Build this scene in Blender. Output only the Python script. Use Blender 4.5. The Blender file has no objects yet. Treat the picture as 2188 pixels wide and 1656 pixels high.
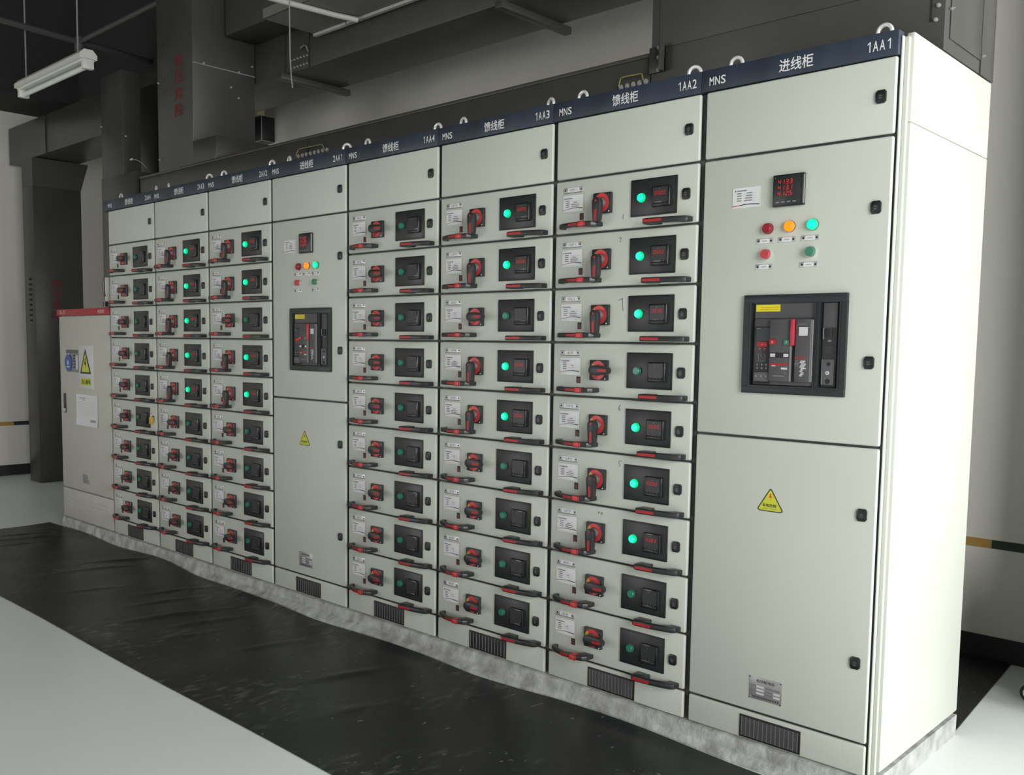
import bpy, bmesh, math, random
from mathutils import Vector, Matrix

# ------------------------------------------------------------------ camera, world, lights, exposure
S = bpy.context.scene
COL = S.collection
cam_d = bpy.data.cameras.new('camera')
cam = bpy.data.objects.new('camera', cam_d)
COL.objects.link(cam)
S.camera = cam
_f = Vector((-0.67974982, 0.72864201, -0.0837914))
_r = Vector((0.73032573, 0.68295177, 0.01418489))
_u = Vector((-0.06756119, 0.05155284, 0.99638235))
m = Matrix((_r, _u, -_f)).transposed().to_4x4()
m.translation = Vector((1.01144, -2.56189, 1.27732))
cam.matrix_world = m
cam_d.sensor_width = 36.0
cam_d.lens = 2005.746 / 2188 * 36
cam_d.shift_y = 79.11 / 2188
cam_d.clip_start = 0.05

S.view_settings.view_transform = 'Standard'
S.view_settings.look = 'None'
S.view_settings.gamma = 1
S.view_settings.use_curve_mapping = False
S.view_settings.exposure = 0.0

wd = bpy.data.worlds.new('sky')
S.world = wd
wd.use_nodes = True
wd.node_tree.nodes['Background'].inputs[0].default_value = (0.97, 0.99, 1.0, 1)
wd.node_tree.nodes['Background'].inputs[1].default_value = 0.6


def area(name, loc, aim, sx, sy, power, color=(1, 1, 1)):
    d = bpy.data.lights.new(name, 'AREA')
    d.shape = 'RECTANGLE'; d.size = sx; d.size_y = sy; d.energy = power; d.color = color
    o = bpy.data.objects.new(name, d); COL.objects.link(o)
    o.location = loc
    o.rotation_euler = (Vector(aim) - Vector(loc)).to_track_quat('-Z', 'Z').to_euler()
    return o


area('daylight_right_window_a', (3.9, -2.7, 2.0), (-1, -2.7, 1.5), 2.6, 2.5, 245, (1.0, 1.0, 0.985))
area('daylight_right_window_b', (3.9, 0.6, 2.0), (-1, 0.6, 1.6), 1.2, 2.5, 150, (1.0, 1.0, 0.985))
area('daylight_front_window', (-6.0, -6.35, 1.1), (-6.0, 0, 0.7), 3.2, 1.7, 58, (1.0, 1.0, 0.985))

# ------------------------------------------------------------------ materials
M = {}


def mat(name, col, rough=0.5, metal=0.0, spec=0.5, emit=None, es=0.0, noise=None, bump=None, coat=0.0):
    """procedural principled material; noise=(scale, amount), bump=(scale, strength)"""
    ma = bpy.data.materials.new(name)
    ma.use_nodes = True
    nt = ma.node_tree
    b = nt.nodes['Principled BSDF']
    b.inputs['Base Color'].default_value = (*col, 1)
    b.inputs['Roughness'].default_value = rough
    b.inputs['Metallic'].default_value = metal
    b.inputs['Specular IOR Level'].default_value = spec
    b.inputs['Coat Weight'].default_value = coat
    if emit:
        b.inputs['Emission Color'].default_value = (*emit, 1)
        b.inputs['Emission Strength'].default_value = es
    if noise or bump:
        tc = nt.nodes.new('ShaderNodeTexCoord')
    if noise:
        n = nt.nodes.new('ShaderNodeTexNoise')
        n.inputs['Scale'].default_value = noise[0]; n.inputs['Detail'].default_value = 6
        nt.links.new(tc.outputs['Object'], n.inputs['Vector'])
        r = nt.nodes.new('ShaderNodeValToRGB')
        a = noise[1]
        r.color_ramp.elements[0].position = 0.3; r.color_ramp.elements[1].position = 0.7
        r.color_ramp.elements[0].color = (*[c * (1 - a) for c in col], 1)
        r.color_ramp.elements[1].color = (*[min(1, c * (1 + a)) for c in col], 1)
        nt.links.new(n.outputs['Fac'], r.inputs['Fac'])
        nt.links.new(r.outputs['Color'], b.inputs['Base Color'])
    if bump:
        n2 = nt.nodes.new('ShaderNodeTexNoise')
        n2.inputs['Scale'].default_value = bump[0]; n2.inputs['Detail'].default_value = 4
        nt.links.new(tc.outputs['Object'], n2.inputs['Vector'])
        bp = nt.nodes.new('ShaderNodeBump')
        bp.inputs['Strength'].default_value = bump[1]; bp.inputs['Distance'].default_value = 0.01
        nt.links.new(n2.outputs['Fac'], bp.inputs['Height'])
        nt.links.new(bp.outputs['Normal'], b.inputs['Normal'])
    M[name] = ma
    return ma


mat('cabinet_paint', (0.575, 0.60, 0.54), 0.42, spec=0.4, noise=(3.0, 0.02))
mat('shaded_rebate', (0.15, 0.152, 0.145), 0.6)
mat('gloss_black', (0.014, 0.015, 0.016), 0.14)
mat('aged_box', (0.40, 0.39, 0.28), 0.5)
mat('eye_zinc', (0.86, 0.86, 0.86), 0.32, metal=0.35)
mat('slot_red', (0.10, 0.018, 0.022), 0.4)
mat('bolt_zinc', (0.50, 0.50, 0.49), 0.4, metal=0.6)
mat('navy_strip', (0.028, 0.040, 0.062), 0.45, noise=(9, 0.25))
mat('white_letter', (0.75, 0.75, 0.75), 0.6)
mat('black_plastic', (0.012, 0.013, 0.014), 0.38)
mat('soft_black', (0.024, 0.025, 0.027), 0.36)
mat('grey_plastic', (0.10, 0.10, 0.105), 0.4)
mat('mid_grey', (0.22, 0.22, 0.23), 0.45)
mat('red_plastic', (0.42, 0.012, 0.016), 0.4)
mat('bright_red', (0.68, 0.040, 0.045), 0.35)
mat('yellow_plastic', (0.55, 0.36, 0.05), 0.45)
mat('silver_plate', (0.55, 0.55, 0.56), 0.38, metal=0.6)
mat('chrome', (0.82, 0.82, 0.84), 0.18, metal=1.0)
mat('zinc', (0.72, 0.72, 0.72), 0.38, metal=0.6)
mat('paper', (0.74, 0.74, 0.76), 0.6)
mat('clear_sleeve', (0.62, 0.64, 0.62), 0.2)
mat('ink', (0.20, 0.20, 0.21), 0.7)
mat('dark_ink', (0.05, 0.05, 0.055), 0.7)
mat('pale_ink', (0.34, 0.34, 0.36), 0.7)
mat('red_ink', (0.42, 0.16, 0.15), 0.7)
mat('green_lit', (0.0, 0.45, 0.22), 0.3, emit=(0.0, 1.0, 0.42), es=1.5)
mat('green_rim_lit', (0.0, 0.35, 0.16), 0.3, emit=(0.0, 0.75, 0.26), es=0.75)
mat('green_off', (0.015, 0.19, 0.115), 0.25)
mat('green_button', (0.05, 0.22, 0.14), 0.4)
mat('red_lamp_off', (0.30, 0.012, 0.022), 0.25)
mat('red_button', (0.52, 0.05, 0.07), 0.4)
mat('amber_lit', (0.55, 0.20, 0.01), 0.3, emit=(1.0, 0.22, 0.0), es=0.95)
mat('red_digits', (0.3, 0.0, 0.0), 0.4, emit=(1.0, 0.012, 0.02), es=0.85)
mat('dim_digits', (0.25, 0.0, 0.0), 0.4, emit=(1.0, 0.02, 0.03), es=0.42)
mat('sign_yellow', (0.60, 0.62, 0.035), 0.45)
mat('label_yellow', (0.78, 0.66, 0.015), 0.45)
mat('blue_tag', (0.035, 0.075, 0.32), 0.3)
mat('tag_white', (0.62, 0.62, 0.64), 0.5)
mat('duct_paint', (0.047, 0.0465, 0.044), 0.34, noise=(4, 0.12))
mat('dark_gap', (0.02, 0.02, 0.02), 0.7)
mat('duct_red', (0.13, 0.012, 0.014), 0.6)
mat('rating_metal', (0.42, 0.42, 0.43), 0.35, metal=0.5, noise=(300, 0.1))
mat('ql_paint', (0.52, 0.51, 0.46), 0.45)
mat('red_strip', (0.38, 0.018, 0.022), 0.45)
mat('pale_red_letter', (0.75, 0.5, 0.5), 0.6)
mat('wire_green', (0.26, 0.25, 0.07), 0.5)
mat('lamp_white', (0.70, 0.71, 0.66), 0.4)
mat('tube_glass', (0.75, 0.78, 0.76), 0.2)
mat('pipe_dark', (0.07, 0.07, 0.07), 0.5)
mat('conduit_white', (0.45, 0.45, 0.42), 0.5)
mat('tray_grey', (0.16, 0.16, 0.15), 0.6)
mat('rubber_tyre', (0.015, 0.015, 0.015), 0.6)
mat('grille_black', (0.014, 0.014, 0.015), 0.5)
mat('grille_bar', (0.16, 0.16, 0.165), 0.4)
mat('pencil', (0.10, 0.10, 0.10), 0.8)
mat('ceiling_dark', (0.028, 0.029, 0.028), 0.9)
mat('wall_paint', (0.72, 0.71, 0.66), 0.75, noise=(1.2, 0.03))
mat('baseboard_black', (0.018, 0.019, 0.02), 0.45)
mat('window_frame', (0.55, 0.55, 0.55), 0.4)


def floor_mat():
    ma = mat('floor_epoxy', (0.83, 0.885, 0.87), 0.3, spec=0.45, noise=(0.9, 0.035))
    nt = ma.node_tree
    b = nt.nodes['Principled BSDF']
    tc = nt.nodes.new('ShaderNodeTexCoord')
    n = nt.nodes.new('ShaderNodeTexNoise'); n.inputs['Scale'].default_value = 6
    mr = nt.nodes.new('ShaderNodeMapRange')
    mr.inputs['To Min'].default_value = 0.26; mr.inputs['To Max'].default_value = 0.40
    nt.links.new(tc.outputs['Object'], n.inputs['Vector'])
    nt.links.new(n.outputs['Fac'], mr.inputs['Value'])
    nt.links.new(mr.outputs['Result'], b.inputs['Roughness'])


floor_mat()


def rubber_mat_material():
    """black rubber sheet with pale dust scuffs"""
    ma = bpy.data.materials.new('rubber_sheet'); ma.use_nodes = True
    nt = ma.node_tree; b = nt.nodes['Principled BSDF']
    b.inputs['Specular IOR Level'].default_value = 0.5
    tc = nt.nodes.new('ShaderNodeTexCoord')

    def noise(scale, stretch, det):
        mp = nt.nodes.new('ShaderNodeMapping'); mp.inputs['Scale'].default_value = stretch
        mp.inputs['Rotation'].default_value = (0, 0, 0.25)
        n = nt.nodes.new('ShaderNodeTexNoise'); n.inputs['Scale'].default_value = scale; n.inputs['Detail'].default_value = det
        nt.links.new(tc.outputs['Object'], mp.inputs['Vector']); nt.links.new(mp.outputs['Vector'], n.inputs['Vector'])
        return n

    def ramp(src, lo, hi):
        r = nt.nodes.new('ShaderNodeMapRange')
        r.inputs['From Min'].default_value = lo; r.inputs['From Max'].default_value = hi
        nt.links.new(src, r.inputs['Value'])
        return r.outputs['Result']

    def mul(a, c):
        q = nt.nodes.new('ShaderNodeMath'); q.operation = 'MULTIPLY'
        nt.links.new(a, q.inputs[0])
        if isinstance(c, float): q.inputs[1].default_value = c
        else: nt.links.new(c, q.inputs[1])
        return q.outputs[0]

    patches = ramp(noise(1.5, (1, 1, 1), 3).outputs['Fac'], 0.47, 0.63)
    grains = ramp(noise(34, (1.0, 0.42, 1), 5).outputs['Fac'], 0.52, 0.74)
    specks = ramp(noise(60, (1, 0.45, 1), 2).outputs['Fac'], 0.70, 0.75)
    dust = mul(patches, grains)
    mx = nt.nodes.new('ShaderNodeMath'); mx.operation = 'ADD'; mx.use_clamp = True
    nt.links.new(mul(dust, 0.5), mx.inputs[0]); nt.links.new(mul(specks, 0.6), mx.inputs[1])
    mix = nt.nodes.new('ShaderNodeMix'); mix.data_type = 'RGBA'
    mix.inputs['A'].default_value = (0.0085, 0.0105, 0.0105, 1)
    mix.inputs['B'].default_value = (0.24, 0.25, 0.25, 1)
    nt.links.new(mx.outputs[0], mix.inputs['Factor'])
    nt.links.new(mix.outputs['Result'], b.inputs['Base Color'])
    rr = ramp(noise(2.2, (1, 1, 1), 4).outputs['Fac'], 0.2, 0.8)
    m2 = nt.nodes.new('ShaderNodeMapRange'); m2.inputs['To Min'].default_value = 0.30; m2.inputs['To Max'].default_value = 0.46
    nt.links.new(rr, m2.inputs['Value']); nt.links.new(m2.outputs['Result'], b.inputs['Roughness'])
    M['rubber_sheet'] = ma


rubber_mat_material()


def concrete_material():
    ma = mat('plinth_concrete', (0.42, 0.43, 0.415), 0.8, noise=(17, 0.34), bump=(45, 0.5))
    nt = ma.node_tree
    ramp = [n for n in nt.nodes if n.type == 'VALTORGB'][0]
    e = ramp.color_ramp.elements.new(0.78); e.color = (0.72, 0.73, 0.71, 1)


concrete_material()


mat('stripe_black', (0.022, 0.035, 0.033), 0.5)
mat('stripe_ochre', (0.45, 0.27, 0.07), 0.5)

# ------------------------------------------------------------------ mesh builder
_text_cache = {}


def text_geo(body, bold=0.0):
    k = (body, bold)
    if k not in _text_cache:
        cu = bpy.data.curves.new('lettering', 'FONT'); cu.body = body; cu.offset = bold; cu.resolution_u = 3
        o = bpy.data.objects.new('lettering_tmp', cu); COL.objects.link(o)
        dg = bpy.context.evaluated_depsgraph_get()
        me = bpy.data.meshes.new_from_object(o.evaluated_get(dg))
        v = [tuple(p.co) for p in me.vertices]; f = [tuple(p.vertices) for p in me.polygons]
        bpy.data.objects.remove(o); bpy.data.curves.remove(cu); bpy.data.meshes.remove(me)
        xs = [p[0] for p in v]; ys = [p[1] for p in v]
        _text_cache[k] = (v, f, min(xs), max(xs), min(ys), max(ys))
    return _text_cache[k]


SEG = {'0': 'abcdef', '1': 'bc', '2': 'abged', '3': 'abgcd', '4': 'fgbc', '5': 'afgcd', '6': 'afgedc', '7': 'abc', '8': 'abcdefg', '9': 'abfgcd'}


class MB:
    def __init__(self):
        self.bm = bmesh.new(); self.mats = []

    def mi(self, name):
        if name not in self.mats: self.mats.append(name)
        return self.mats.index(name)

    def box(self, x0, x1, y0, y1, z0, z1, ma, bev=0.0, seg=2):
        bm = self.bm; i = self.mi(ma)
        v = [bm.verts.new(p) for p in ((x0, y0, z0), (x1, y0, z0), (x1, y1, z0), (x0, y1, z0), (x0, y0, z1), (x1, y0, z1), (x1, y1, z1), (x0, y1, z1))]
        fs = []
        for q in ((0, 1, 5, 4), (1, 2, 6, 5), (2, 3, 7, 6), (3, 0, 4, 7), (4, 5, 6, 7), (3, 2, 1, 0)):
            f = bm.faces.new([v[k] for k in q]); f.material_index = i; fs.append(f)
        if bev:
            es = list({e for f in fs for e in f.edges})
            bmesh.ops.bevel(bm, geom=es, offset=bev, segments=seg, affect='EDGES', profile=0.5)
        return self

    def prism(self, pts, axis, a0, a1, ma, bev=0.0):
        """extrude a 2-D outline along an axis; pts are the two remaining coordinates in xyz order"""
        bm = self.bm; i = self.mi(ma)

        def mk(p, a):
            return {'x': (a, p[0], p[1]), 'y': (p[0], a, p[1]), 'z': (p[0], p[1], a)}[axis]
        A = [bm.verts.new(mk(p, a0)) for p in pts]; B = [bm.verts.new(mk(p, a1)) for p in pts]
        n = len(pts); fs = [bm.faces.new(A), bm.faces.new(B)]
        for k in range(n):
            fs.append(bm.faces.new((A[k], A[(k + 1) % n], B[(k + 1) % n], B[k])))
        for f in fs: f.material_index = i
        bmesh.ops.recalc_face_normals(bm, faces=fs)
        if bev:
            es = list({e for f in fs[:2] for e in f.edges})
            bmesh.ops.bevel(bm, geom=es, offset=bev, segments=2, affect='EDGES', profile=0.5)
        return self

    def cyl(self, c, axis, r, h, ma, seg=24, r2=None):
        """from c along axis by h"""
        bm = self.bm; i = self.mi(ma); r2 = r if r2 is None else r2
        ax = Vector({'x': (1, 0, 0), 'y': (0, 1, 0), 'z': (0, 0, 1), '-y': (0, -1, 0)}.get(axis, axis) if isinstance(axis, str) else axis).normalized()
        u = ax.orthogonal().normalized(); w = ax.cross(u); c = Vector(c)
        A = [bm.verts.new(c + (u * math.cos(2 * math.pi * k / seg) + w * math.sin(2 * math.pi * k / seg)) * r) for k in range(seg)]
        B = [bm.verts.new(c + ax * h + (u * math.cos(2 * math.pi * k / seg) + w * math.sin(2 * math.pi * k / seg)) * r2) for k in range(seg)]
        fs = [bm.faces.new(A[::-1]), bm.faces.new(B)]
        for k in range(seg): fs.append(bm.faces.new((A[k], A[(k + 1) % seg], B[(k + 1) % seg], B[k])))
        for f in fs: f.material_index = i
        return self

    def tube(self, pts, r, ma, seg=10, closed=False):
        bm = self.bm; i = self.mi(ma); pts = [Vector(p) for p in pts]; n = len(pts)
        rings = []; prev = None
        for k, p in enumerate(pts):
            if closed: t = pts[(k + 1) % n] - pts[k - 1]
            else: t = pts[min(k + 1, n - 1)] - pts[max(k - 1, 0)]
            t.normalize()
            u = t.orthogonal() if prev is None else prev - t * prev.dot(t)
            u.normalize(); prev = u; w = t.cross(u)
            rings.append([bm.verts.new(p + (u * math.cos(2 * math.pi * a / seg) + w * math.sin(2 * math.pi * a / seg)) * r) for a in range(seg)])
        for k in range(n if closed else n - 1):
            A, B = rings[k], rings[(k + 1) % n]
            for a in range(seg):
                f = bm.faces.new((A[a], A[(a + 1) % seg], B[(a + 1) % seg], B[a])); f.material_index = i
        if not closed:
            for q in (rings[0][::-1], rings[-1]):
                f = bm.faces.new(q); f.material_index = i
        return self

    def arc(self, c, r0, r1, a0, a1, y, ma, seg=20):
        """flat ring sector in the x-z plane facing -y"""
        bm = self.bm; i = self.mi(ma); rows = []
        for k in range(seg + 1):
            a = math.radians(a0 + (a1 - a0) * k / seg)
            rows.append((bm.verts.new((c[0] + r0 * math.cos(a), y, c[1] + r0 * math.sin(a))), bm.verts.new((c[0] + r1 * math.cos(a), y, c[1] + r1 * math.sin(a)))))
        for k in range(seg):
            f = bm.faces.new((rows[k][0], rows[k][1], rows[k + 1][1], rows[k + 1][0])); f.material_index = i
            f.normal_update()
            if f.normal.y > 0: f.normal_flip()
        return self

    def flat(self, x0, x1, z0, z1, y, ma):
        f = self.bm.faces.new([self.bm.verts.new(p) for p in ((x0, y, z0), (x1, y, z0), (x1, y, z1), (x0, y, z1))])
        f.material_index = self.mi(ma); return self

    def poly(self, pts, ma):
        f = self.bm.faces.new([self.bm.verts.new(p) for p in pts]); f.material_index = self.mi(ma); return self

    def text(self, body, x0, x1, z0, z1, y, ma, bold=0.0, fn=None):
        v, fs, a, b, c, d = text_geo(body, bold); i = self.mi(ma)
        vs = []
        for p in v:
            q = (x0 + (p[0] - a) / (b - a) * (x1 - x0), y, z0 + (p[1] - c) / (d - c) * (z1 - z0))
            vs.append(self.bm.verts.new(fn(q) if fn else q))
        for q in fs:
            try:
                f = self.bm.faces.new([vs[k] for k in q]); f.material_index = i
            except ValueError:
                pass
        return self

    def code(self, s, x0, x1, z0, z1, y, ma, bold=0.0):
        n = len(s); p = (x1 - x0) / (n - 0.18)
        for k, ch in enumerate(s):
            a = x0 + p * k; b = a + p * .82; h = z1 - z0; c = b - a
            if ch == '1':
                t = c * .20; m_ = a + c * .58
                self.poly([(m_, y, z0), (m_ + t, y, z0), (m_ + t, y, z1), (m_ + t * .25, y, z1), (a + c * .22, y, z1 - h * .20), (a + c * .22, y, z1 - h * .31), (m_, y, z1 - h * .19)], ma)
            else:
                self.text(ch, a, b, z0, z1, y, ma, bold)
        return self

    def digits(self, s, x0, z0, w, h, pitch, y, ma, skew=0.12):
        t = h * 0.11; x = x0
        for ch in s:
            if ch == '.':
                self.flat(x - pitch * 0.2, x - pitch * 0.2 + t, z0, z0 + t, y, ma); continue
            for g in SEG[ch]:
                r = {'a': (t, w - t, h - t, h), 'd': (t, w - t, 0, t), 'g': (t, w - t, h / 2 - t / 2, h / 2 + t / 2), 'f': (0, t, h / 2, h - t / 2),
                     'b': (w - t, w, h / 2, h - t / 2), 'e': (0, t, t / 2, h / 2), 'c': (w - t, w, t / 2, h / 2)}[g]
                P = [(r[0], r[2]), (r[1], r[2]), (r[1], r[3]), (r[0], r[3])]
                self.poly([(x + px + pz * skew, y, z0 + pz) for px, pz in P], ma)
            x += pitch
        return self

    def mesh(self, name, smooth=True):
        me = bpy.data.meshes.new(name)
        self.bm.normal_update()
        self.bm.to_mesh(me); self.bm.free()
        for n in self.mats: me.materials.append(M[n])
        if smooth:
            me.polygons.foreach_set('use_smooth', [True] * len(me.polygons))
            me.set_sharp_from_angle(angle=math.radians(32))
        return me

    def build(self, name, parent=None, loc=(0, 0, 0), smooth=True):
        return link(name, self.mesh(name, smooth), parent, loc)


def link(name, me, parent=None, loc=(0, 0, 0)):
    o = bpy.data.objects.new(name, me); COL.objects.link(o)
    o.parent = parent; o.location = loc
    return o


def tag(o, label, cat, group=None):
    o['label'] = label; o['category'] = cat
    if group: o['group'] = group
    return o


def thing(name, loc, label, cat, group=None):
    return tag(link(name, None, None, loc), label, cat, group)


def structure(name, mb):
    o = mb.build(name, smooth=False); o['kind'] = 'structure'; return o


# ------------------------------------------------------------------ the room
XL, XR, YB, YF, ZC = -8.38, 4.0, 1.61, -6.5, 4.4
structure('floor', MB().box(XL - .2, XR + .2, YF - .2, YB + .2, -0.1, 0.0, 'floor_epoxy'))
structure('ceiling', MB().box(XL - .2, XR + .2, YF - .2, YB + .2, ZC, ZC + .1, 'ceiling_dark'))
structure('wall_left', MB().box(XL - .2, XL, YF - .2, YB + .2, 0, ZC, 'wall_paint'))
structure('wall_back', MB().box(XL, XR, YB, YB + .2, 0, ZC, 'wall_paint'))
structure('beam_back', MB().box(XL + .75, XR, 1.02, YB, 3.3, ZC, 'ceiling_dark'))
structure('beam_left', MB().box(XL, XL + .75, YF, YB, 3.34, ZC, 'ceiling_dark'))
w = MB()
w.box(XR, XR + .2, YF - .2, YB + .2, 0, .72, 'wall_paint').box(XR, XR + .2, YF - .2, YB + .2, 3.3, ZC, 'wall_paint')
for a, b in ((YF - .2, -4.05), (-1.35, -.05), (1.25, YB + .2)): w.box(XR, XR + .2, a, b, .72, 3.3, 'wall_paint')
structure('wall_right', w)
w = MB()
w.box(XL, XR, YF - .2, YF, 0, .25, 'wall_paint').box(XL, XR, YF - .2, YF, 2.0, ZC, 'wall_paint')
for a, b in ((XL, -7.65), (-4.35, XR)): w.box(a, b, YF - .2, YF, .25, 2.0, 'wall_paint')
structure('wall_front', w)


def window(n, axis, a0, a1, z0=.92, z1=2.9):
    w = MB()
    k = 4
    for j in range(k + 1):
        a = a0 + (a1 - a0) * j / k
        if axis == 'y': w.box(XR + .07, XR + .13, a - .03, a + .03, z0, z1, 'window_frame')
        else: w.box(a - .03, a + .03, YF - .13, YF - .07, z0, z1, 'window_frame')
    for z in (z0 + .03, z1 - .03):
        if axis == 'y': w.box(XR + .07, XR + .13, a0, a1, z - .03, z + .03, 'window_frame')
        else: w.box(a0, a1, YF - .13, YF - .07, z - .03, z + .03, 'window_frame')
    structure('window_%d' % n, w)


window(1, 'y', -4.05, -1.35, .72, 3.3)
window(2, 'y', -.05, 1.25, .72, 3.3)
window(3, 'x', -7.65, -4.35, .25, 2.0)
structure('shade_column_right', MB().box(.14, .66, 1.28, YB, 0, ZC, 'wall_paint'))  # unseen column, added to shade the back wall at the right
structure('baseboard_left', MB().box(XL, XL + .012, YF, YB, 0, .098, 'baseboard_black'))
structure('baseboard_back', MB().box(XL + .012, .139, YB - .012, YB, 0, .098, 'baseboard_black'))
w = MB(); w2 = MB()
for k in range(-26, 5):
    y0, y1 = .66 + .3 * k, .66 + .3 * (k + 1)
    if y1 > YF and y0 < YB: w.box(XL, XL + .004, max(y0, YF), min(y1, YB), .467, .503, 'stripe_black' if k % 2 == 0 else 'stripe_ochre')
for k in range(-30, 2):
    x0, x1 = -.148 + .3 * k, -.148 + .3 * (k + 1)
    if x1 > XL + .004: w2.box(max(x0, XL + .004), min(x1, .139), YB - .004, YB, .467, .503, 'stripe_black' if k % 2 == 0 else 'stripe_ochre')
structure('trim_1', w); structure('trim_2', w2)

# ------------------------------------------------------------------ rubber mats and plinth
EDGE = [(-5.75, -.03), (-5.3, -.03), (-4.7, -.035), (-4.25, -.02), (-3.6, -.05), (-3.0, -.07), (-2.2, -.066), (-1.54, -.063), (-1.3, -.05), (-1.08, -.038), (-.88, -.036), (-.4, -.05), (.15, -.06)]


def edge_y(x):
    for (a, ya), (b, yb) in zip(EDGE, EDGE[1:]):
        if a <= x <= b:
            t = (x - a) / (b - a); t = t * t * (3 - 2 * t)
            return ya + (yb - ya) * t
    return EDGE[-1][1]


def build_mat():
    random.seed(4)
    w = MB(); bm = w.bm; mi = w.mi('rubber_sheet')
    folds = [(-5.45, -.35, .30, .008, .020, .14), (-5.35, -.55, .25, .007, .018, .12), (-5.28, -.30, .28, .008, .020, .15), (-5.15, -.45, .2, .006, .018, .12), (-4.30, -.22, .35, .011, .022, .16), (-4.18, -.36, .3, .009, .02, .14),
             (-3.45, -.30, .3, .008, .022, .13), (-3.30, -.42, .25, .008, .02, .12), (-3.05, -.50, .3, .011, .022, .15), (-2.85, -.44, .25, .009, .022, .13), (-2.72, -.60, .2, .006, .02, .1), (-2.35, -.40, .3, .006, .025, .12), (-1.85, -.42, .3, .009, .026, .13), (-1.55, -.6, .2, .005, .03, .1), (-3.75, -.55, .3, .006, .02, .12)]
    NX, NY = 420, 36
    rows = []
    for i in range(NX + 1):
        x = -5.74 + 5.86 * i / NX
        yb = edge_y(x); yf = -.948 + .004 * math.sin(x * 3.1) - .0035 * (x + 3)
        col = []
        for j in range(NY + 1):
            t = j / NY
            y = yf + (yb - yf) * t
            xx = x + (0.1 * (1 - t) if i == 0 else 0)
            z = .0045
            for fx, fy, sl, h, wd_, ln in folds:
                d = (x - fx - sl * (y - fy)) / wd_; e = (y - fy) / ln
                if abs(d) < 4 and abs(e) < 3: z += h * math.exp(-d * d - e * e)
            if j >= NY - 1: z += .006 * (1 + math.sin(x * 5.7)) * .5 * (j - NY + 2)
            z += .0012 * math.sin(x * 9 + y * 4) * math.sin(y * 11 - x * 2)
            if j == 0: z = .0035
            col.append(bm.verts.new((xx, y, z)))
        rows.append(col)
    for i in range(NX):
        for j in range(NY):
            f = bm.faces.new((rows[i][j], rows[i + 1][j], rows[i + 1][j + 1], rows[i][j + 1])); f.material_index = mi
    # thickness skirt along the four borders
    border = [r[0] for r in rows] + rows[-1][1:] + [r[-1] for r in rows[-2::-1]] + rows[0][-2:0:-1]
    low = [bm.verts.new((v.co.x, v.co.y, 0.0005)) for v in border]
    n = len(border)
    for k in range(n):
        f = bm.faces.new((border[k], low[k], low[(k + 1) % n], border[(k + 1) % n])); f.material_index = mi
    return tag(w.build('rubber_mat'), 'long wrinkled black rubber mat on the floor in front of the cabinet row', 'rubber mat')


build_mat()
w = MB()
w.prism([(-4.6, .70), (.022, .70), (-.045, 1.595), (-4.6, 1.595)], 'z', .0005, .005, 'rubber_sheet')
tag(w.build('rubber_mat'), 'smooth black rubber mat on the floor behind the cabinet row by the back wall', 'rubber mat')

w = MB()
pts = []
bm = w.bm; mi = w.mi('plinth_concrete'); NX = 120; rows = []
random.seed(9)
for i in range(NX + 1):
    x = -5.565 + 5.595 * i / NX
    j1 = random.uniform(-.002, .002); j2 = random.uniform(-.003, .003)
    yb = min(-.012, edge_y(x) + .012)
    prof = [(.688, 0), (.688, .0705), (.004, .0705), (-.006, .066), (-.011 + j1, .052), (-.014 + j2, .03), (min(-.013, yb + .004), .010), (min(-.013, yb + .002), 0)]
    rows.append([bm.verts.new((x, p[0], p[1])) for p in prof])
for i in range(NX):
    for j in range(7):
        f = bm.faces.new((rows[i][j], rows[i][j + 1], rows[i + 1][j + 1], rows[i + 1][j])); f.material_index = mi
for q in (rows[0], rows[-1][::-1]):
    f = bm.faces.new(q); f.material_index = mi
bmesh.ops.recalc_face_normals(bm, faces=bm.faces[:])
tag(w.build('concrete_plinth'), 'low rough concrete plinth carrying the whole row of grey cabinets', 'plinth')

# ------------------------------------------------------------------ shared meshes of the drawer units (local: right door edge x=0, front y=0, drawer middle z=0)
PITCH = 0.18767
DW, DH = 0.580, 0.1808
LX = -0.369   # switch axis


def me_drawer():
    w = MB(); w.box(-DW, 0, 0, .0135, -DH / 2, DH / 2, 'cabinet_paint', .0055, 4)
    return w.mesh('drawer')


def me_latch():
    w = MB()
    o = [(-.0145, .010), (-.009, .0175), (.010, .0175), (.0145, .012), (.0145, -.012), (.009, -.0175), (-.010, -.0175), (-.0145, -.010)]
    w.prism([(x - .042, z) for x, z in o], 'y', .001, -.006, 'black_plastic', .0015)
    w.cyl((-.042, -.006, -.001), '-y', .0085, .0012, 'soft_black', 20)
    w.cyl((-.042, -.0072, -.001), '-y', .0052, .0008, 'grey_plastic', 16)
    w.box(-.0475, -.0365, -.0086, -.0078, -.0022, .0002, 'black_plastic')
    return w.mesh('latch')


def me_left_handle():
    w = MB(); z0, z1 = -.0775, -.0610
    out = [(-.545, 0), (-.546, -.018), (-.538, -.031), (-.520, -.040), (-.47, -.0555), (-.40, -.0555), (-.383, -.051), (-.372, -.037), (-.371, 0), (-.410, 0), (-.416, -.018), (-.430, -.032), (-.468, -.0415), (-.515, -.026), (-.528, -.016), (-.532, 0)]
    w.prism(out, 'z', z0, z1, 'soft_black', .003)
    w.prism([(-.502, -.0445), (-.470, -.0562), (-.425, -.0562), (-.425, -.050), (-.47, -.050), (-.500, -.040)], 'z', z0 + .0042, z1 - .0042, 'red_plastic')
    w.box(-.435, -.406, -.0605, -.034, z0 - .0012, z1 + .0012, 'bright_red', .0022)
    return w.mesh('pull_handle')


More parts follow.
